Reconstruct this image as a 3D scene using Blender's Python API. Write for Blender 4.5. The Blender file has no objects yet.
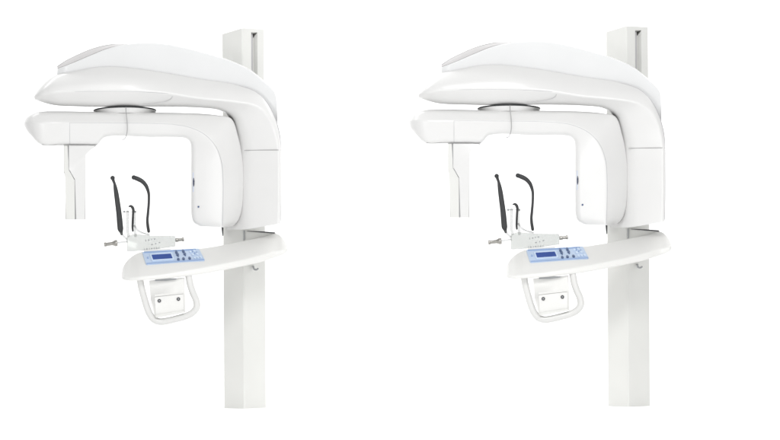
import bpy, bmesh, math
from mathutils import Vector, Matrix

# ------------------------------------------------------------------ units
# 1 unit of the drawing = 6 mm.  Outlines below are measured drawings
# (across, down, depth in metres) of the machine as seen from its front.
S, D = 0.006, 30.0
ROLL = math.radians(0.298)
CR, SR = math.cos(ROLL), math.sin(ROLL)
EYE = 188.2 * S
AX = 155.0


def level(px, py):
    dx, v = px - 390.0, -(py - 220.0)
    return dx * CR + v * SR, -dx * SR + v * CR


UA = level(AX, 220)[0]


def P(px, py, y):
    u, v = level(px, py)
    k = S * (D + y) / D
    return Vector(((u - UA) * k, y, EYE + v * k))


scene = bpy.context.scene
col = scene.collection

# ------------------------------------------------------------------ materials


def mat(name, rgb, rough=0.35, metal=0.0, coat=0.0, trans=0.0, bump=0.0, bscale=400.0, var=0.0, ior=1.45, spec=0.5):
    m = bpy.data.materials.new(name)
    m.use_nodes = True
    nt = m.node_tree
    b = nt.nodes['Principled BSDF']
    b.inputs['Base Color'].default_value = (*rgb, 1)
    b.inputs['Roughness'].default_value = rough
    b.inputs['Metallic'].default_value = metal
    b.inputs['Coat Weight'].default_value = coat
    b.inputs['Coat Roughness'].default_value = 0.12
    b.inputs['Transmission Weight'].default_value = trans
    b.inputs['IOR'].default_value = ior
    b.inputs['Specular IOR Level'].default_value = spec
    tc = nt.nodes.new('ShaderNodeTexCoord')
    if var > 0:
        n = nt.nodes.new('ShaderNodeTexNoise')
        n.inputs['Scale'].default_value = 5.0
        n.inputs['Detail'].default_value = 4
        nt.links.new(tc.outputs['Object'], n.inputs['Vector'])
        r = nt.nodes.new('ShaderNodeValToRGB')
        lo = tuple(max(0, c * (1 - var)) for c in rgb)
        hi = tuple(min(1, c * (1 + var)) for c in rgb)
        r.color_ramp.elements[0].color = (*lo, 1)
        r.color_ramp.elements[1].color = (*hi, 1)
        r.color_ramp.elements[0].position = 0.3
        r.color_ramp.elements[1].position = 0.7
        nt.links.new(n.outputs['Fac'], r.inputs['Fac'])
        nt.links.new(r.outputs['Color'], b.inputs['Base Color'])
    if bump > 0:
        n2 = nt.nodes.new('ShaderNodeTexNoise')
        n2.inputs['Scale'].default_value = bscale
        nt.links.new(tc.outputs['Object'], n2.inputs['Vector'])
        bp = nt.nodes.new('ShaderNodeBump')
        bp.inputs['Strength'].default_value = bump
        bp.inputs['Distance'].default_value = 0.001
        nt.links.new(n2.outputs['Fac'], bp.inputs['Height'])
        nt.links.new(bp.outputs['Normal'], b.inputs['Normal'])
    return m


W = 0.652
M = {
    'shell': mat('white_gloss_shell', (W, W * 0.998, W * 0.988), 0.3, coat=0.25, bump=0.05, bscale=250, var=0.012),
    'cover': mat('cool_white_shell', (W * 0.992, W, W * 1.003), 0.32, coat=0.25, bump=0.05, bscale=250, var=0.012),
    'column': mat('powder_coated_column', (0.64, 0.642, 0.62), 0.5, bump=0.12, bscale=500, var=0.015),
    'console': mat('warm_white_plastic', (0.70, 0.699, 0.682), 0.35, coat=0.15, bump=0.06, bscale=300, var=0.012),
    'handle': mat('white_painted_tube', (0.62, 0.62, 0.607), 0.3, coat=0.3, var=0.01),
    'shoulder_shade': mat('grey_shoulder_shade', (0.40, 0.39, 0.39), 0.4, var=0.05),
    'seam': mat('seam_gasket_and_shade_edge', (0.33, 0.33, 0.33), 0.7, var=0.05),
    'fineseam': mat('fine_seam', (0.47, 0.47, 0.48), 0.7, var=0.05),
    'dark': mat('dark_gap_and_screw', (0.06, 0.06, 0.065), 0.6, var=0.1),
    'pivot': mat('dark_pivot_ring', (0.022, 0.024, 0.026), 0.35, var=0.1),
    'black': mat('charcoal_soft_plastic', (0.024, 0.025, 0.027), 0.42, bump=0.1, bscale=300, var=0.15),
    'metal': mat('brushed_steel', (0.34, 0.33, 0.31), 0.32, metal=0.9, var=0.06),
    'acrylic': mat('clear_acrylic', (0.58, 0.585, 0.585), 0.22, trans=0.92, ior=1.47),
    'frost': mat('frosted_acrylic', (0.66, 0.675, 0.66), 0.1, trans=0.7, ior=1.45),
    'mark': mat('grey_print_and_gap_shade', (0.31, 0.32, 0.33), 0.6, var=0.1),
    'panel': mat('pale_blue_membrane', (0.46, 0.56, 0.715), 0.4, var=0.06),
    'panel_edge': mat('mid_blue_print', (0.28, 0.39, 0.60), 0.4, var=0.06),
    'panel_light': mat('light_blue_print', (0.54, 0.65, 0.80), 0.4, var=0.04),
    'lcd': mat('blue_display', (0.032, 0.072, 0.28), 0.35, var=0.1, spec=0.12),
    'key': mat('dark_blue_key', (0.06, 0.10, 0.21), 0.4, var=0.1),
    'bezel': mat('pale_window_bezel', (0.52, 0.57, 0.68), 0.3, var=0.02),
    'lens': mat('dark_laser_window', (0.012, 0.018, 0.05), 0.1, coat=0.6, var=0.1),
    'floor': mat('white_studio_floor', (0.93, 0.93, 0.93), 0.8, var=0.004, spec=0.1),
}

# ------------------------------------------------------------------ mesh tools


def link(name, bm, m, parent, smooth=40):
    me = bpy.data.meshes.new(name)
    bmesh.ops.remove_doubles(bm, verts=bm.verts, dist=1e-6)
    bmesh.ops.recalc_face_normals(bm, faces=bm.faces)
    bm.to_mesh(me)
    bm.free()
    for p in me.polygons:
        p.use_smooth = True
    me.set_sharp_from_angle(angle=math.radians(smooth))
    me.materials.append(M[m])
    o = bpy.data.objects.new(name, me)
    col.objects.link(o)
    o.parent = parent
    return o


def spline(pts, n):
    """Non-uniform Catmull-Rom through pts (tuples)."""
    pts = [Vector(p) if len(p) > 1 else p for p in pts]
    N = len(pts)
    if N < 3:
        return [pts[0].lerp(pts[1], i / n) for i in range(n + 1)]
    t = [0.0]
    for a, b in zip(pts, pts[1:]):
        t.append(t[-1] + max(1e-6, (b - a).length) ** 0.5)
    tan = []
    for i in range(N):
        if i == 0:
            tan.append((pts[1] - pts[0]) / (t[1] - t[0]))
        elif i == N - 1:
            tan.append((pts[-1] - pts[-2]) / (t[-1] - t[-2]))
        else:
            h0, h1 = t[i] - t[i - 1], t[i + 1] - t[i]
            d0, d1 = (pts[i] - pts[i - 1]) / h0, (pts[i + 1] - pts[i]) / h1
            tan.append((d0 * h1 + d1 * h0) / (h0 + h1))
    out = []
    for i in range(N - 1):
        h = t[i + 1] - t[i]
        for k in range(n):
            s = k / n
            s2, s3 = s * s, s * s * s
            out.append(pts[i] * (2 * s3 - 3 * s2 + 1) + tan[i] * (h * (s3 - 2 * s2 + s))
                       + pts[i + 1] * (-2 * s3 + 3 * s2) + tan[i + 1] * (h * (s3 - s2)))
    out.append(pts[-1])
    return out


def fillet(loop, radii, k=5):
    out = []
    n = len(loop)
    for i, p in enumerate(loop):
        a, b = loop[i - 1], loop[(i + 1) % n]
        r = radii[i]
        if r <= 0:
            out += [p.copy() for _ in range(k + 1)]
            continue
        va, vb = a - p, b - p
        ra, rb = min(r, va.length * 0.48), min(r, vb.length * 0.48)
        p0 = p + (va.normalized() * ra if va.length > 1e-9 else va)
        p1 = p + (vb.normalized() * rb if vb.length > 1e-9 else vb)
        for j in range(k + 1):
            s = j / k
            out.append(p0 * (1 - s) ** 2 + p * (2 * s * (1 - s)) + p1 * s ** 2)
    return out


def loft_bm(stations, radii, n=5, k=5, cap=True, straight=False):
    """stations: list of closed sections, each a list of (px,py,y)."""
    m = len(stations[0])
    curves = [spline([st[j] for st in stations], n) for j in range(m)]
    bm = bmesh.new()
    rows = []
    for i in range(len(curves[0])):
        loop = [P(*curves[j][i]) for j in range(m)]
        f = i / (len(curves[0]) - 1)
        rad = []
        for r in radii:
            if isinstance(r, tuple):          # (start radius, end radius, from, to)
                q = max(0.0, min(1.0, (f - r[2]) / (r[3] - r[2])))
                r = r[0] + (r[1] - r[0]) * q * q * (3 - 2 * q)
            rad.append(r)
        rows.append([bm.verts.new(v) for v in fillet(loop, rad, k)])
    L = len(rows[0])
    for a, b in zip(rows, rows[1:]):
        for j in range(L):
            q = [a[j], a[(j + 1) % L], b[(j + 1) % L], b[j]]
            try:
                bm.faces.new(q)
            except ValueError:
                pass
    if cap:
        for r in (rows[0], rows[-1]):
            c = Vector()
            for v in r:
                c += v.co
            c /= L
            cv = bm.verts.new(c)
            for j in range(L):
                bm.faces.new([r[j], r[(j + 1) % L], cv])
    bmesh.ops.dissolve_degenerate(bm, dist=1e-6, edges=bm.edges)
    return bm


def round_poly(poly, r, k=4):
    pts = [Vector((x, y, 0)) for x, y in poly]
    rr = r if isinstance(r, (list, tuple)) else [r] * len(pts)
    out = []
    n = len(pts)
    for i, p in enumerate(pts):
        if rr[i] <= 0:
            out.append((p.x, p.y))
            continue
        f = fillet([pts[i - 1], p, pts[(i + 1) % n]], [0, rr[i], 0], k)
        for q in f[k + 1:2 * (k + 1)]:
            out.append((q.x, q.y))
    return out


def prism_bm(poly, y0, y1, bevel=0.004, seg=3, bm=None, depth=None):
    """Extrude an outline between depths y0 (front) and y1 (back)."""
    own = bm is None
    bm = bmesh.new() if own else bm
    f0 = depth or (lambda x, y: 0.0)
    fr = [bm.verts.new(P(x, y, y0 + f0(x, y))) for x, y in poly]
    bk = [bm.verts.new(P(x, y, y1 + f0(x, y))) for x, y in poly]
    bm.faces.new(fr)
    bm.faces.new(list(reversed(bk)))
    n = len(poly)
    for i in range(n):
        bm.faces.new([fr[i], bk[i], bk[(i + 1) % n], fr[(i + 1) % n]])
    if bevel > 0:
        es = [e for e in bm.edges if all(v in fr for v in e.verts)] if own else []
        es = [e for e in es if len(e.link_faces) == 2]
        bmesh.ops.bevel(bm, geom=es, offset=bevel, segments=seg, profile=0.5, affect='EDGES', clamp_overlap=True)
    return bm


def tube_bm(pts, radii, n=14, bm=None, flat=1.0, sub=4):
    """pts: 3-D vectors (metres); radii per point; rounded ends. flat squashes depth."""
    bm = bm or bmesh.new()
    if sub > 1:
        d = spline([(*p, r) for p, r in zip(pts, radii)], sub)
    else:
        d = [Vector((*p, r)) for p, r in zip(pts, radii)]
    c = [Vector(v[:3]) for v in d]
    rr = [v[3] for v in d]
    # rounded ends
    def ends(c0, c1, r):
        t = (c0 - c1).normalized()
        return [(c0 + t * r * math.sin(a), r * math.cos(a)) for a in (0.5, 1.0, 1.4)]
    e0, e1 = ends(c[0], c[1], rr[0]), ends(c[-1], c[-2], rr[-1])
    c = [p for p, _ in reversed(e0)] + c + [p for p, _ in e1]
    rr = [q for _, q in reversed(e0)] + rr + [q for _, q in e1]
    rows = []
    up = None
    for i in range(len(c)):
        t = (c[min(i + 1, len(c) - 1)] - c[max(i - 1, 0)]).normalized()
        if up is None:
            up = Vector((0, 1, 0)) if abs(t.y) < 0.9 else Vector((1, 0, 0))
        up = (up - t * up.dot(t)).normalized()
        s = t.cross(up)
        rows.append([bm.verts.new(c[i] + (up * math.cos(a) * flat + s * math.sin(a)) * rr[i])
                     for a in [2 * math.pi * j / n for j in range(n)]])
    for a, b in zip(rows, rows[1:]):
        for j in range(n):
            bm.faces.new([a[j], a[(j + 1) % n], b[(j + 1) % n], b[j]])
    bm.faces.new(rows[0])
    bm.faces.new(rows[-1])
    return bm


def lathe_bm(prof, origin, axis, n=48, bm=None):
    """prof: list of (radius, distance along axis)."""
    bm = bm or bmesh.new()
    ax = Vector(axis).normalized()
    u = ax.orthogonal().normalized()
    v = ax.cross(u)
    rows = []
    for r, h in prof:
        rows.append([bm.verts.new(origin + ax * h + (u * math.cos(t) + v * math.sin(t)) * max(r, 1e-5))
                     for t in [2 * math.pi * j / n for j in range(n)]])
    for a, b in zip(rows, rows[1:]):
        for j in range(n):
            bm.faces.new([a[j], a[(j + 1) % n], b[(j + 1) % n], b[j]])
    bm.faces.new(rows[0])
    bm.faces.new(rows[-1])
    return bm


def ptube(name, pts, r, m, parent, sub=5, n=10, flat=1.0):
    rad = r if isinstance(r, (list, tuple)) else [r] * len(pts)
    return link(name, tube_bm([P(*p) for p in pts], rad, n=n, sub=sub, flat=flat), m, parent)


def dot(name, px, py, y, r, h, m, parent, n=20):
    return link(name, lathe_bm([(r * 0.8, 0), (r, h * 0.35), (r, h * 0.5), (r, h + 0.004)], P(px, py, y - h), (0, 1, 0), n=n), m, parent)


# ------------------------------------------------------------------ the machine
root = bpy.data.objects.new('x_ray_machine', None)
col.objects.link(root)
root['category'] = 'x-ray machine'
root['group'] = 'panoramic dental x-ray machines standing side by side'
root['label'] = 'white panoramic dental x-ray machine on a tall column, left one of the identical pair'

# ---- column -----------------------------------------------------------------


def column():
    def xr(px):
        return (level(px, 220)[0] - UA) * S
    F, Lf, Bk, R = Vector((xr(243.3), .03, 0)), Vector((xr(223.0), .155, 0)), Vector((xr(244), .29, 0)), Vector((xr(265.8), .165, 0))
    a, b = F.lerp(R, 0.40), F.lerp(R, 0.685)
    inn = Vector((-(R - F).y, (R - F).x, 0)).normalized() * 0.034
    solid = fillet([F, R, Bk, Lf], [.012, .006, .006, .008], 4)
    slot = [F, a, a + inn, b + inn, b, R, Bk, Lf]
    slotr = fillet(slot, [.012, .001, .001, .001, .001, .006, .006, .008], 4)
    bm = bmesh.new()

    def stack(loop, z0, z1, topf=None, botf=None):
        lo = [bm.verts.new((v.x, v.y, botf(v) if botf else z0)) for v in loop]
        hi = [bm.verts.new((v.x, v.y, topf(v) if topf else z1)) for v in loop]
        n = len(loop)
        for i in range(n):
            if (loop[i] - loop[(i + 1) % n]).length < 1e-7:
                continue
            bm.faces.new([lo[i], lo[(i + 1) % n], hi[(i + 1) % n], hi[i]])
        bm.faces.new(lo)
        bm.faces.new(hi)

    def zz(py):
        return P(243, py, 0.05).z

    def top(v):
        x = v.x
        ks = [(Lf.x, 33.4), (F.x - .004, 28.3), (F.x + .05, 27.3), (F.x + .09, 27.5), (R.x, 28.8)]
        for (x0, p0), (x1, p1) in zip(ks, ks[1:]):
            if x <= x1:
                s = min(1, max(0, (x - x0) / (x1 - x0)))
                p = p0 + (p1 - p0) * s
                break
        else:
            p = 28.8
        line = F.y + abs(x - F.x) * 0.9
        if v.y > line + 0.03:
            p = 37.0
        return zz(p)
    stack(solid, 0.0, zz(224))
    def joint(v):
        return min(zz(32), top(v) - .0005)
    stack(slotr, zz(224), 0, joint)
    stack(solid, 0, 0, top, joint)
    o = link('column', bm, 'column', root, 30)
    # guide rail running inside the slot
    rail = bmesh.new()
    c = a.lerp(b, 0.62) + inn * 0.86
    tdir = (R - F).normalized()
    for z0, z1 in ((zz(225), zz(33.5)),):
        q = [c - tdir * .010, c + tdir * .010, c + tdir * .010 + inn * .1, c - tdir * .010 + inn * .1]
        lo = [rail.verts.new((v.x, v.y, z0)) for v in q]
        hi = [rail.verts.new((v.x, v.y, z1)) for v in q]
        for i in range(4):
            rail.faces.new([lo[i], lo[(i + 1) % 4], hi[(i + 1) % 4], hi[i]])
        rail.faces.new(lo)
        rail.faces.new(hi)
    link('guide_rail', rail, 'fineseam', o)
    return o


column()

# ---- overhead arm (pod, bend and hanging leg) --------------------------------
B = [(35.1, 94.6, -.14), (40.0, 87.2, -.16), (48.2, 79.4, -.175), (57, 74.5, -.18), (80, 70, -.18), (97, 67.2, -.18), (114, 66.6, -.18),
     (130, 67.8, -.18), (164, 72.5, -.18), (198, 78.5, -.18), (237, 84.6, -.185), (257, 92, -.20), (269, 105, -.215), (277.3, 124, -.22), (281, 145, -.22),
     (281.2, 170, -.22), (281.2, 200, -.22), (280.6, 223, -.22)]
Cc = [(34.6, 97, -.16), (40.5, 95.5, -.22), (49, 93.5, -.255), (57, 92.3, -.27), (80, 91.3, -.275), (97, 91, -.275), (114, 91, -.275),
      (130, 91.2, -.275), (164, 93, -.275), (198, 98.3, -.275), (237, 102.2, -.27), (255, 106, -.265), (265, 113, -.26), (273.5, 128, -.255), (278.3, 148, -.255),
      (279, 172, -.255), (279, 201, -.255), (278.4, 224, -.25)]
Uu = [(34.9, 99.8, -.14), (41, 102, -.18), (49, 104.2, -.19), (57.6, 105.7, -.195), (80, 106.6, -.195), (97, 107, -.195), (114, 107, -.195),
      (130, 107, -.195), (164, 106.8, -.195), (198, 107.6, -.195), (222, 110.5, -.19), (234, 117, -.185), (240, 128, -.18), (245, 143, -.175), (246.5, 160, -.17),
      (246.5, 180, -.17), (246.5, 205, -.17), (246.5, 229.5, -.17)]
Ub = []
for i, u in enumerate(Uu):
    if i < 9:
        Ub.append((u[0], u[1], u[2] * -0.3 + 0.02 if i else -.06))
    elif i < 11:
        Ub.append((u[0] - 3, u[1], .0))
    else:
        s = min(1, (i - 10) / 4)
        Ub.append((u[0] - 24 * s, u[1] + 2 * (1 - s), -.01))
Bb = [(b[0], b[1], (.06 if 0 < i < 9 else (-.06 if i == 0 else .01))) for i, b in enumerate(B)]
Cb = [(c[0], c[1] - 0.0, (.10 if 0 < i < 9 else (-.07 if i == 0 else .012))) for i, c in enumerate(Cc)]
st = []
for i in range(len(B)):
    b, c = Vector(B[i]), Vector(Cc[i])
    bc = b.lerp(c, 0.55)
    bul = Vector((0, 0, -.028 if 0 < i < 8 else -.010))
    st.append([B[i], tuple(bc + bul), Cc[i], Uu[i], Ub[i], Cb[i], Bb[i]])
arm = link('overhead_arm', loft_bm(st, [(.045, .012, .12, .3), .10, .012, .05, .05, .06, (.06, .03, .12, .3)], n=6, k=6), 'shell', root, 32)

# top cover: skirt between the pod edge and the roof line
T = [(57.6, 67.2), (66, 61.6), (74.7, 57.2), (91.7, 49.8), (108.7, 45.6), (127.5, 43.5), (147, 42.2), (164, 43.2), (181, 46), (198, 50.3), (215, 55),
     (232, 61), (249, 68.8), (262, 79.2), (275.6, 91.4), (277.2, 100), (277.6, 111), (277.4, 124)]
E = [(57.8, 69.0), (66, 66.4), (74.7, 63), (91.7, 55.7), (108.7, 48.8), (127.5, 44.6), (147, 43.0), (164, 44), (181, 46.8), (198, 51.1), (215, 55.8),
     (232, 61.8), (249, 69.6), (262, 80), (274.4, 92.4), (276.3, 101), (277.1, 112), (277.2, 124.3)]
BB = [(57.2, 75.5), (66, 74.2), (75, 72.2), (92, 69.2), (109, 67.6), (128, 68.8), (147, 71), (164, 73.5), (181, 76.5), (198, 79.5), (215, 82.2),
      (237, 85.8), (250, 90), (258, 94.5), (267, 104), (272.5, 113.5), (275.6, 119.5), (276.8, 126)]
st, shade_st = [], []
for i in range(len(T)):
    yb = -.165 - (0.02 * max(0, i - 11) / 6)
    ye = -.172 - (0.025 * max(0, i - 11) / 6)
    yt = -.05 if i < 5 else -.10
    if i == 0:
        yb, ye, yt = -.15, -.15, -.10
    yk = .05 if i < 9 else .008
    st.append([(*BB[i], yb), (*E[i], ye), (*T[i], yt), (*T[i], yk - .03), (*BB[i], yk)])
link('top_cover', loft_bm(st, [.004, .005, .006, .02, .01], n=6, k=4), 'cover', arm, 32)

# grey strip on the cover's left shoulder, its shading put into the colour
n_shade = 6
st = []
for i in range(n_shade):
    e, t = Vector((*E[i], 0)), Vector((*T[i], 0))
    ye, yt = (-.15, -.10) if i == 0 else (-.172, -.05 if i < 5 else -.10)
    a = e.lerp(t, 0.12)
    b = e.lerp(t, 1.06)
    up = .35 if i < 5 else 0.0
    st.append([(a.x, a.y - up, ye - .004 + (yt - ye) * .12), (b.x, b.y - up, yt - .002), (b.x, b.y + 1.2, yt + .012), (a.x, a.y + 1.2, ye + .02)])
link('shoulder_shade_strip', loft_bm(st, [.001] * 4, n=6, k=2), 'shoulder_shade', arm, 32)

# shoulder edge strip and seams of the arm
ptube('seam', [(t[0], t[1] - (.45 if i < 5 else .1), (-.102 if i == 0 else -.052 if i < 5 else -.085)) for i, t in enumerate(T[:5] + [(121, 44.6)])], .003, 'seam', arm)  # dark upper edge of the shoulder shading, laid on as a strip
ptube('seam', [(60, 92.0, -.2665), (80, 91.6, -.2705), (97, 91.4, -.2705), (130, 91.6, -.2705), (160, 93, -.2705), (169, 93.9, -.269), (172, 95.3, -.264),
               (172, 97.6, -.255), (169.5, 99.9, -.243), (164, 101.8, -.232), (154, 103.6, -.222), (142, 105.2, -.21)], .0016, 'fineseam', arm)
ptube('seam', [(244.5, 150.4, -.172), (247.5, 150.3, -.176), (262, 150, -.214), (274, 149.9, -.246), (277.8, 149.9, -.254), (280.2, 149.9, -.24)], .0019, 'seam', arm, sub=3)
ptube('seam', [(196, 79.2, -.1815), (216, 82.4, -.182), (237, 85.2, -.187), (250, 89, -.196), (257, 92.7, -.202), (263.2, 98.2, -.21), (269, 105.4, -.2175), (273.6, 114, -.221), (277.2, 124, -.2225), (279.6, 134, -.223), (280.8, 145, -.223),
               (281, 170, -.223), (281, 200, -.223), (280.5, 221, -.223)],
      [.0006, .0008, .001, .0014] + [.002] * 10, 'fineseam', arm)
dot('cover_screw', 130, 70, -.168, .006, .004, 'seam', arm)

# ---- pivot ring between pod and rotating arm ---------------------------------
pc = P(125.0, 110.6, -.02)
R0 = 31.6 * S
TILT = math.radians(5.6)
pax = Vector((0, -math.sin(TILT), -math.cos(TILT)))      # points down and forward
piv = link('pivot_ring', lathe_bm([(R0 * .9, -.004), (R0 * .98, -.0035), (R0, -.0008), (R0, .0008), (R0 * .98, .0045), (R0 * .9, .0045)], pc, pax, 96), 'pivot', root)
link('pivot_plate', lathe_bm([(R0 * .97, .003), (R0 * .985, .0055), (R0 * .955, .018), (R0 * .90, .034)], pc, pax, 96), 'shell', piv)
link('pivot_hub', lathe_bm([(.09, -.03), (.09, .04)], pc, (0, 0, 1), 48), 'shell', piv)

# ---- rotating arm ------------------------------------------------------------
Tr = [(24.4, 122.2), (26.2, 118.6), (30.4, 115), (39.6, 112), (62.7, 111.4), (84, 111.7), (98, 112), (108, 112.1), (150, 112.5), (185, 113), (203, 113.7), (219, 115.4), (231.3, 118.6),
      (238.2, 137), (242.4, 159), (243.5, 178), (242.5, 204), (241, 212.5), (238, 220.5), (233, 226)]
Mr = [(24.3, 123.6), (25.8, 123.2), (31, 122.4), (39.6, 122.5), (62.7, 122.7), (84, 122.8), (98, 122.9), (108, 122.9), (150, 123.4), (172, 124.2), (187, 126.7), (200, 131.7), (209.5, 138.6),
      (217, 149), (221.6, 163), (223, 181), (222.9, 205), (222.7, 214), (222.4, 222), (222.1, 227.2)]
Lr = [(24.5, 125.6), (27.2, 130.8), (31.4, 135.8), (41.6, 145), (62.7, 145.1), (84, 145.1), (97.5, 144.8), (105, 137.6), (150, 137.3), (177, 137.4), (185.5, 138.4), (189, 140.8), (190.6, 144.5),
      (191, 153), (191, 167), (191, 183), (191, 206), (191.3, 215.5), (193.6, 222.5), (199.5, 226.4)]
st = []
for i in range(len(Tr)):
    leg = max(0.0, min(1.0, (i - 9) / 4))
    yT = -.195 + .045 * leg
    yM = -.245 - .035 * leg
    yL = -.225 + .0 * leg
    yb = .04
    if i == 0:
        yT, yM, yL, yb = -.095, -.11, -.10, -.055
    elif i == 1:
        yT, yM, yL, yb = -.125, -.160, -.145, -.01
    elif i == 2:
        yT, yM, yL, yb = -.165, -.212, -.185, .02
    if leg > 0:
        yb = .04 - .06 * leg
    st.append([(*Tr[i], yT), (*Mr[i], yM), (*Lr[i], yL), (*Lr[i], yb - .02), (*Tr[i], yb)])
rot = link('rotating_arm', loft_bm(st, [(.035, .008, .5, .62), .012, .035, .03, (.03, .012, .5, .62)], n=6, k=7), 'shell', root, 40)
# panel seam following the ridge of the arm and round the tube head
ptube('seam', [(70, 145, -.213), (70, 142.5, -.2235), (70, 139, -.2302), (70, 131, -.2375), (70, 123.2, -.2436)], .0014, 'fineseam', rot, sub=6)
mid = [(70, 122.9, -.2425), (84, 122.9, -.2425), (98, 123, -.2425), (108, 123, -.2425), (150, 123.4, -.2425), (172, 124.2, -.2425)]
ptube('seam', mid, .0011, 'fineseam', rot)
ptube('seam', [(172, 124.2, -.2425), (187, 126.7, -.2515), (200, 131.7, -.2605), (209.5, 138.6, -.269), (217, 149, -.2775), (221.6, 163, -.2775), (223, 181, -.2775), (222.9, 205, -.2775), (222.7, 214, -.2775), (222.4, 222, -.2775), (222.2, 226.2, -.276)],
      [.0011, .0013, .0016, .0018, .002, .002, .002, .002, .002, .002, .0018], 'fineseam', rot)
ptube('seam', [(42.5, 144.9, -.216), (62.7, 145.1, -.2155), (84, 145.1, -.2155), (97, 144.8, -.2155)], .0019, 'seam', rot)
# laser window and status lamp on the tube head
laser = bmesh.new()
tube_bm([P(193.7, 177.6, -.2235), P(193.7, 180.5, -.2262), P(193.7, 184, -.2262), P(193.7, 187, -.2235)], [.0022, .0048, .0048, .0022], n=14, bm=laser, sub=4)
link('laser_window', laser, 'lens', rot)
win = tube_bm([P(193.9, 173, -.2178), P(193.9, 191.5, -.2178)], [.0085, .0085], n=14, sub=4)
link('window_bezel', win, 'bezel', rot)
dot('indicator_dot', 198.4, 206.8, -.2385, .0055, .006, 'key', rot)

# ---- sensor head hanging from the left end -----------------------------------
sp1 = [(64, 145.4), (68.45, 145.4), (68.45, 170.1), (75.25, 179.7), (75.25, 219.6), (65.8, 219.6), (65.8, 177), (64, 172)]
sp2 = [(69.05, 145.4), (97.2, 145.4), (87, 152.9), (85.3, 155), (85.5, 219.6), (75.85, 219.6), (75.85, 179.4), (69.05, 169.9)]
sen = link('sensor_head', prism_bm(sp2, -.215, -.06, .004), 'shell', root)
link('sensor_cassette', prism_bm(sp1, -.212, -.065, .004), 'column', sen)
ptube('seam', [(68.75, 145.4, -.21), (68.75, 170, -.21), (75.55, 179.6, -.21), (75.55, 219.4, -.21)], .0022, 'mark', sen, sub=1)

# fine cord hanging from the pivot
ptube('cord', [(126, 107.6, -.213), (126.1, 110.5, -.228), (126.5, 115, -.246), (127.2, 121, -.258), (127.4, 127, -.259), (127.2, 132, -.259), (126, 136.4, -.259), (124.6, 138.9, -.259), (122.6, 139.6, -.259)], .0025, 'seam', root)
dot('cord_end', 122.9, 139.5, -.257, .0036, .005, 'mark', root)

# ---- console -----------------------------------------------------------------
K = [(121.7, 273.5, -.40), (123.2, 266.5, -.36), (128, 259.3, -.315), (135, 254, -.29), (141, 251.6, -.28), (160, 250.2, -.27), (180, 249.2, -.25), (202, 247.8, -.225), (222.6, 244.6, -.175),
     (244, 240.5, -.125), (264, 236.2, -.08), (276.4, 233.2, -.04), (281.6, 236.6, -.095), (285.2, 241.5, -.16), (287.2, 246, -.215)]
C2 = [(121.3, 276.8, -.39), (122.6, 277.6, -.47), (128, 278, -.52), (135, 277.6, -.54), (141, 277.0, -.55), (160, 275, -.54), (180, 271.8, -.52), (202, 268, -.48), (222.6, 264.2, -.43),
      (244, 259.8, -.37), (264, 254.8, -.30), (276.4, 251.4, -.25), (282, 249.9, -.25), (285.6, 249.1, -.248), (287.5, 247.8, -.236)]
F2 = [(121.6, 278.4, -.38), (122.6, 279.8, -.46), (128, 281.1, -.515), (135, 281.1, -.535), (141, 280.8, -.545), (160, 279.6, -.535), (180, 277.5, -.515), (202, 274.6, -.475), (222.6, 270.8, -.425),
      (244, 266.4, -.365), (264, 261.6, -.295), (276.4, 257.6, -.245), (282, 255.4, -.245), (285.6, 253.4, -.243), (287.5, 251, -.23)]
st = []
for i in range(len(K)):
    k, c, f = K[i], C2[i], F2[i]
    st.append([k, c, f, (f[0], f[1] - 1.5, f[2] + .05), (k[0], min(f[1] - 2.5, k[1] + 14), k[2] + .004)])
con = link('console', loft_bm(st, [.010, .012, .018, .01, .01], n=6, k=6), 'console', root, 40)


KS = [p for p in spline(K, 6)[12:66]]
CS = [p for p in spline(C2, 6)[12:66]]


def top_depth(px, py):
    def at(curve, x):
        for a, b in zip(curve, curve[1:]):
            if a[0] <= x <= b[0]:
                s = (x - a[0]) / (b[0] - a[0])
                return a[1] + (b[1] - a[1]) * s, a[2] + (b[2] - a[2]) * s
    kp, ky = at(KS, px)
    cp, cy = at(CS, px)
    return ky + (py - kp) / (cp - kp) * (cy - ky)


UPV = Vector((0, -.5, .87))


def on_top(poly, lift, bm=None):
    """A thin plate lying on the console top, its face lifted by lift metres."""
    bm = bm or bmesh.new()
    hi, lo = [], []
    for x, y in poly:
        p = P(x, y, top_depth(x, y))
        hi.append(bm.verts.new(p + UPV * lift))
        lo.append(bm.verts.new(p - UPV * .004))
    n = len(poly)
    bm.faces.new(hi)
    bm.faces.new(list(reversed(lo)))
    for i in range(n):
        bm.faces.new([hi[i], lo[i], lo[(i + 1) % n], hi[(i + 1) % n]])
    return bm


Q = [(142.2, 252.6), (198.6, 249.2), (205, 261.2), (146.2, 265.3)]   # panel corners TL TR BR BL


def quad(u, v):
    a = Vector((*Q[0], 0)).lerp(Vector((*Q[1], 0)), u)
    b = Vector((*Q[3], 0)).lerp(Vector((*Q[2], 0)), u)
    p = a.lerp(b, v)
    return p.x, p.y


def rect(u0, v0, u1, v1, r=.02, n=4, dens=8):
    """Rounded rectangle in panel space, subdivided along its long edges."""
    asp = 4.2
    pts = []
    cs = [(u1 - r, v0 + r * asp, -90), (u1 - r, v1 - r * asp, 0), (u0 + r, v1 - r * asp, 90), (u0 + r, v0 + r * asp, 180)]
    for cu, cv, a0 in cs:
        for j in range(n + 1):
            a = math.radians(a0 + 90 * j / n)
            pts.append(quad(cu + r * math.cos(a), cv + r * asp * math.sin(a)))
    return pts


def disc(u, v, r, n=18):
    return [quad(u + r * math.cos(2 * math.pi * j / n), v + r * 4.2 * math.sin(2 * math.pi * j / n)) for j in range(n)]


def plate(name, poly, lift, m, parent):
    return link(name, on_top(poly, lift), m, parent, 30)


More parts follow.
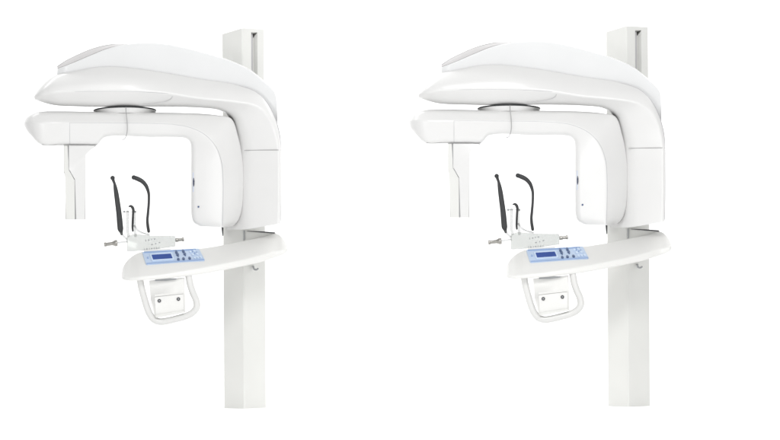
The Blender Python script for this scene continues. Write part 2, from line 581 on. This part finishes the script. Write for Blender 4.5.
pan = plate('control_panel', rect(0, 0, 1, 1, .022), .0060, 'panel', con)
plate('panel_border', rect(.012, .90, .988, .985, .004), .0092, 'panel_edge', con)
plate('panel_border', rect(.03, .03, .94, .10, .004), .0092, 'panel_edge', con)
plate('display_bezel', rect(.115, .25, .50, .80, .012), .0100, 'panel_light', con)
plate('display', rect(.14, .34, .475, .70, .006), .0118, 'lcd', con)
plate('panel_key', disc(.065, .50, .013), .0112, 'panel_edge', con)
for (u, v) in ((.585, .18), (.71, .14)):
    plate('arrow_key', [quad(u, v - .10), quad(u + .022, v + .06), quad(u + .012, v + .12), quad(u - .012, v + .12), quad(u - .022, v + .06)], .0118, 'key', con)
for (u, v) in ((.585, .44), (.71, .42)):
    plate('arrow_key', [quad(u + .004, v + .13), quad(u + .026, v - .03), quad(u + .014, v - .10), quad(u - .010, v - .10), quad(u - .020, v - .03)], .0118, 'key', con)
for (u, v) in ((.565, .80), (.655, .78), (.76, .77)):
    plate('round_key', disc(u, v, .021), .0118, 'key', con)
for (u, v) in ((.83, .26), (.90, .22), (.845, .50), (.925, .48), (.85, .76), (.905, .75), (.955, .74)):
    plate('pale_key', disc(u, v, .021), .0105, 'panel_light', con)
for (u, v) in ((.885, .40), (.86, .24), (.93, .33)):
    plate('indicator_light', disc(u, v, .008), .0125, 'panel_edge', con)

# hook under the console, in front of the column
ptube('hook', [(253.3, 266.7, .13), (253.3, 266.7, .05), (253.4, 267.2, .03), (253.7, 268.6, .026), (254.8, 269.6, .025), (256.2, 269.7, .025), (257.7, 268.8, .025)], .0056, 'mark', con, n=14)

# carriage that joins the arm and the console to the column
car = link('carriage', prism_bm([(244.6, 231.0), (275.6, 233.0), (277, 246), (244.6, 258)], -.035, .10, .003), 'column', root)
link('gap_shade', prism_bm([(247, 230.8), (262, 231.3), (275, 232.3), (274.4, 233.5), (262, 232.6), (247, 231.3)], -.04, .01, .0005), 'dark', car)  # dark strip stands in for shade in the gap below the leg
link('gap_shade', prism_bm([(243.3, 230.2), (244.7, 230.4), (244.7, 240.3), (243.3, 240.3)], -.045, .02, .0005), 'mark', car)  # grey strip as the shaded slit along the column corner
link('gap_shade', prism_bm([(221.2, 227), (223.4, 227.4), (223.2, 235.6), (222.3, 236.4)], -.02, .10, .0005), 'dark', car)  # dark strip as the shaded gap at the column's left edge

# ---- handle and bracket under the console ------------------------------------
hy = -.47
path = [(140.0, 279, hy), (141.6, 288, hy), (144.2, 298, hy), (147.2, 308, hy), (150, 314.6, hy), (154, 319.6, hy), (160, 321.7, hy), (168, 320.8, hy), (178, 318.4, hy), (187, 315.7, hy),
        (193, 312.2, hy), (196.7, 306.8, hy), (196, 300, hy), (193, 293, hy), (190.6, 286, hy), (188.8, 277, hy), (188.2, 274, hy)]
han = ptube('handle', path, .0204, 'handle', root, sub=6, n=22)
dot('screw', 143.1, 279.6, -.52, .005, .02, 'seam', han)
br = prism_bm(round_poly([(149.2, 280.5), (184.4, 277.5), (185.6, 312.4), (155, 318), (150.6, 300)], [0, 0, 2, 2, 1]), -0.4850, -0.4050, .004)
brk = link('handle_bracket', br, 'console', root)
link('bracket_face', prism_bm(round_poly([(154.6, 297.2), (183.3, 294), (183.6, 310.6), (155.8, 315.4)], .8), -0.4970, -0.4750, .003), 'console', brk)
link('bracket_lip', prism_bm(round_poly([(155.6, 315.0), (183.8, 310.4), (184.4, 312.6), (156, 317.8)], .4), -0.5050, -0.4450, .002), 'column', brk)
link('bracket_slope', loft_bm([[(152.6, 281.6, -0.4450), (154.8, 296.8, -0.4920), (154.8, 297.4, -0.4450)],
                               [(168, 280.2, -0.4450), (169, 295.2, -0.4920), (169, 295.8, -0.4450)],
                               [(182.8, 278.8, -0.4450), (183.2, 293.6, -0.4920), (183.2, 294.2, -0.4450)]], [.001, .001, .001], n=3, k=1), 'console', brk)
link('gap_shade', prism_bm([(155, 279.2), (168, 278.2), (176.5, 278.2), (176, 279.6), (166, 280.9), (155, 281)], -0.5000, -0.4450, .0005), 'mark', brk)  # gap shadow between console and bracket, put in as a grey strip
for x, y in ((159.3, 300.8), (178.4, 299.0)):
    s = dot('screw', x, y, -0.4970, .0105, .006, 'dark', brk)
    r = .0048
    link('socket', lathe_bm([(r * .6, 0), (r, .001), (r, .004)], P(x, y, -0.5045), (0, 1, 0), n=6), 'mark', brk)

# ---- chin rest and head supports ---------------------------------------------
cy = -.21
blk = link('chin_rest', prism_bm(round_poly([(126.6, 236.5), (134, 233.8), (150, 235.6), (175.4, 235.8), (175.6, 246.6), (150, 250.2), (127, 251.8)], [1.5, 2, 1, 1.2, 1, 1, 1.2]), cy - .03, cy + .07, .005), 'frost', root)
link('chin_rest_mount', prism_bm([(144, 250.0), (171, 248.2), (171, 258), (144, 258)], cy - .07, cy + .05, .003), 'console', blk)
# printed scale marks on the block
mk = bmesh.new()
for row, (x0, y0, x1, y1, nn) in enumerate(((145.8, 240.6, 154.5, 239.0, 4), (152, 244.6, 159.5, 242.6, 3), (144.5, 249.2, 159, 248.0, 7))):
    for j in range(nn):
        s = j / (nn - 1)
        x, y = x0 + (x1 - x0) * s, y0 + (y1 - y0) * s
        w, hh = (.75, .55) if (j + row) % 2 else (.35, .8)
        q = [(x - w, y - hh), (x + w, y - hh), (x + w, y + hh), (x - w, y + hh)]
        prism_bm(q, cy - .0312, cy - .0300, 0, bm=mk)
link('scale_mark', mk, 'mark', blk)
# bite fork
sup = link('bite_fork', tube_bm([P(127.6, 211.8, cy), P(127.4, 222, cy), P(127.8, 232, cy), P(128.6, 236, cy)], [.0085] * 4, n=28, sub=5), 'acrylic', root)
link('fork_post', tube_bm([P(134.8, 211.8, cy), P(134.4, 222, cy), P(134.8, 230, cy), P(135.6, 236, cy)], [.0075] * 4, n=28, sub=5), 'acrylic', sup)
link('fork_arm', tube_bm([P(134.8, 226, cy), P(137, 229.5, cy), P(140.5, 232.3, cy), P(145.4, 234, cy), P(148.8, 234.8, cy)], [.006] * 5, n=28, sub=5), 'acrylic', sup)
link('fork_arm', tube_bm([P(121.4, 233, cy), P(123.6, 236, cy), P(127, 239, cy)], [.006] * 3, n=28, sub=5), 'acrylic', sup)
link('cross_pin', tube_bm([P(124.6, 211.8, cy), P(135.2, 211.8, cy)], [.0028, .0028], n=10, sub=4), 'acrylic', sup)
for x in (124.3, 135.3):
    link('pin_knob', lathe_bm([(.003, -.007), (.006, -.004), (.006, .004), (.003, .007)], P(x, 211.8, cy), (1, 0, 0), 16), 'mark', sup)
bl = [(129.2, 206.4, cy), (131, 206.1, cy), (132.6, 207.6, cy), (133.4, 210.2, cy), (133.2, 214, cy), (132.8, 222, cy), (132.6, 228, cy), (132.8, 231, cy)]
ptube('bite_piece', bl, [.0045, .0075, .009, .0085, .0075, .0078, .0068, .005], 'black', root, n=14)

# temple supports
lt = [(112.9, 178.1), (113.5, 180.6), (114.6, 183.6), (115.4, 187.5), (116.3, 193), (117.7, 203), (119, 213), (119.7, 220), (120.2, 226), (120.6, 229.4), (121.3, 232.2), (121.7, 234.2)]
lr = [1.9, 1.5, 1.4, 1.9, 2.35, 2.6, 2.75, 2.9, 2.95, 2.85, 1.7, 1.2]
t1 = ptube('temple_support', [(x, y, cy) for x, y in lt], [r * S for r in lr], 'black', root, n=18, flat=.55)
link('end_ball', lathe_bm([(2.3 * S * math.sin(a), -2.3 * S * math.cos(a)) for a in [math.pi * i / 12 for i in range(13)]], P(112.7, 178, cy - .002), (0, 1, 0), 24), 'pivot', t1)
rt = [(133.8, 177.5), (136, 178.2), (138.8, 179.4), (141.4, 180.8), (143.8, 182.8), (146, 185.6), (147.5, 189), (148.6, 193), (148.9, 197), (148.6, 206), (147.9, 214), (147.4, 220), (147.7, 225), (148.3, 229), (148.7, 231.4)]
rr = [2.1, 2.25, 2.3, 2.2, 2.05, 1.9, 1.7, 1.45, 1.3, 1.3, 1.35, 1.4, 1.5, 1.55, 1.5]
t2 = ptube('temple_support', [(x, y, cy) for x, y in rt], [r * S for r in rr], 'black', root, n=18, flat=.8)
link('end_ball', lathe_bm([(2.35 * S * math.sin(a), -2.35 * S * math.cos(a)) for a in [math.pi * i / 12 for i in range(13)]], P(133.9, 177.5, cy - .001), (0, 1, 0), 24), 'pivot', t2)

# metal adjusting knobs on both ends of the block


def knob(a, b, prof):
    pa, pb = P(*a), P(*b)
    L = (pb - pa).length
    return lathe_bm([(r * S, s * L) for r, s in prof], pa, pb - pa, 28)


kn = link('adjusting_knob', knob((104.2, 244.6, cy), (117.6, 242.9, cy),
          [(1.6, 0), (2.2, .03), (2.2, .16), (1.75, .19), (1.85, .62), (2.3, .68), (2.5, .74), (3.2, .80), (3.25, .94), (2.8, 1)]), 'metal', root)
link('spindle', knob((117.4, 242.9, cy), (128, 241.5, cy), [(1.0, 0), (1.0, 1)]), 'acrylic', kn)
kn2 = link('adjusting_knob', knob((184.0, 239.2, cy), (175.4, 240.2, cy),
           [(1.8, 0), (2.2, .05), (2.2, .2), (1.6, .24), (1.6, .62), (2.0, .66), (2.1, .95), (1.4, 1.0)]), 'metal', root)

# ------------------------------------------------------------------ placing the pair


def kids(o):
    return [c for c in bpy.data.objects if c.parent == o]


def copy_tree(o, parent=None):
    c = o.copy()
    col.objects.link(c)
    c.parent = parent
    for ch in kids(o):
        copy_tree(ch, c)
    return c


def place(o, u):
    th = math.atan2(u * S, D)
    o.location = (D * math.sin(th), -D + D * math.cos(th), 0)
    o.rotation_euler = (0, 0, -th)


second = copy_tree(root)
second['label'] = 'white panoramic dental x-ray machine on a tall column, right one of the identical pair'
place(root, UA)
place(second, UA + 384.0)

# ------------------------------------------------------------------ studio sweep
bm = bmesh.new()
prof = [(-9.0, 0.0), (1.5, 0.0)]
for i in range(1, 13):
    a = math.radians(90 * i / 12)
    prof.append((1.5 + 1.2 * math.sin(a), 1.2 - 1.2 * math.cos(a)))
prof.append((2.7, 4.6))
rows = [[bm.verts.new((x, y, z)) for x in (-7, 7)] for y, z in prof]
for a, b in zip(rows, rows[1:]):
    bm.faces.new([a[0], a[1], b[1], b[0]])
fl = link('floor', bm, 'floor', None, 60)
fl['kind'] = 'structure'

# ------------------------------------------------------------------ light
world = bpy.data.worlds.new('World')
scene.world = world
world.use_nodes = True
bg = world.node_tree.nodes['Background']
bg.inputs['Color'].default_value = (1, 1, 1, 1)
bg.inputs['Strength'].default_value = 0.73


def area(name, loc, target, sx, sy, power, c=(1, 1, 1)):
    l = bpy.data.lights.new(name, 'AREA')
    l.shape = 'RECTANGLE'
    l.size, l.size_y, l.energy, l.color = sx, sy, power, c
    o = bpy.data.objects.new(name, l)
    col.objects.link(o)
    o.location = loc
    o.rotation_euler = (Vector(target) - Vector(loc)).to_track_quat('-Z', 'Y').to_euler()
    return o


area('softbox', (3.6, -7.0, 0.9), (0, 0, 1.5), 2.2, 1.6, 62)
area('softbox', (-3.6, -7.0, 0.9), (0, 0, 1.5), 2.2, 1.6, 58)
area('softbox', (0.6, -6.0, 4.6), (0, 0, 1.0), 3.5, 1.5, 180)  # added overhead fill, brightens the console top
area('backdrop_light', (0, 0.9, 3.9), (0, 2.5, 0.6), 8, 0.8, 150)

# ------------------------------------------------------------------ camera
cam = bpy.data.cameras.new('camera')
cam.sensor_width = 36
cam.lens = 36 * D / (780 * S)
cam.clip_start, cam.clip_end = 0.1, 200
co = bpy.data.objects.new('camera', cam)
col.objects.link(co)
co.matrix_world = Matrix.Translation((0, -D, EYE)) @ Matrix.Rotation(math.radians(90), 4, 'X') @ Matrix.Rotation(-ROLL, 4, 'Z')
scene.camera = co

scene.view_settings.view_transform = 'Standard'
scene.view_settings.look = 'None'
scene.view_settings.gamma = 1
scene.view_settings.exposure = 0
scene.cycles.max_bounces = 10
scene.cycles.transmission_bounces = 10
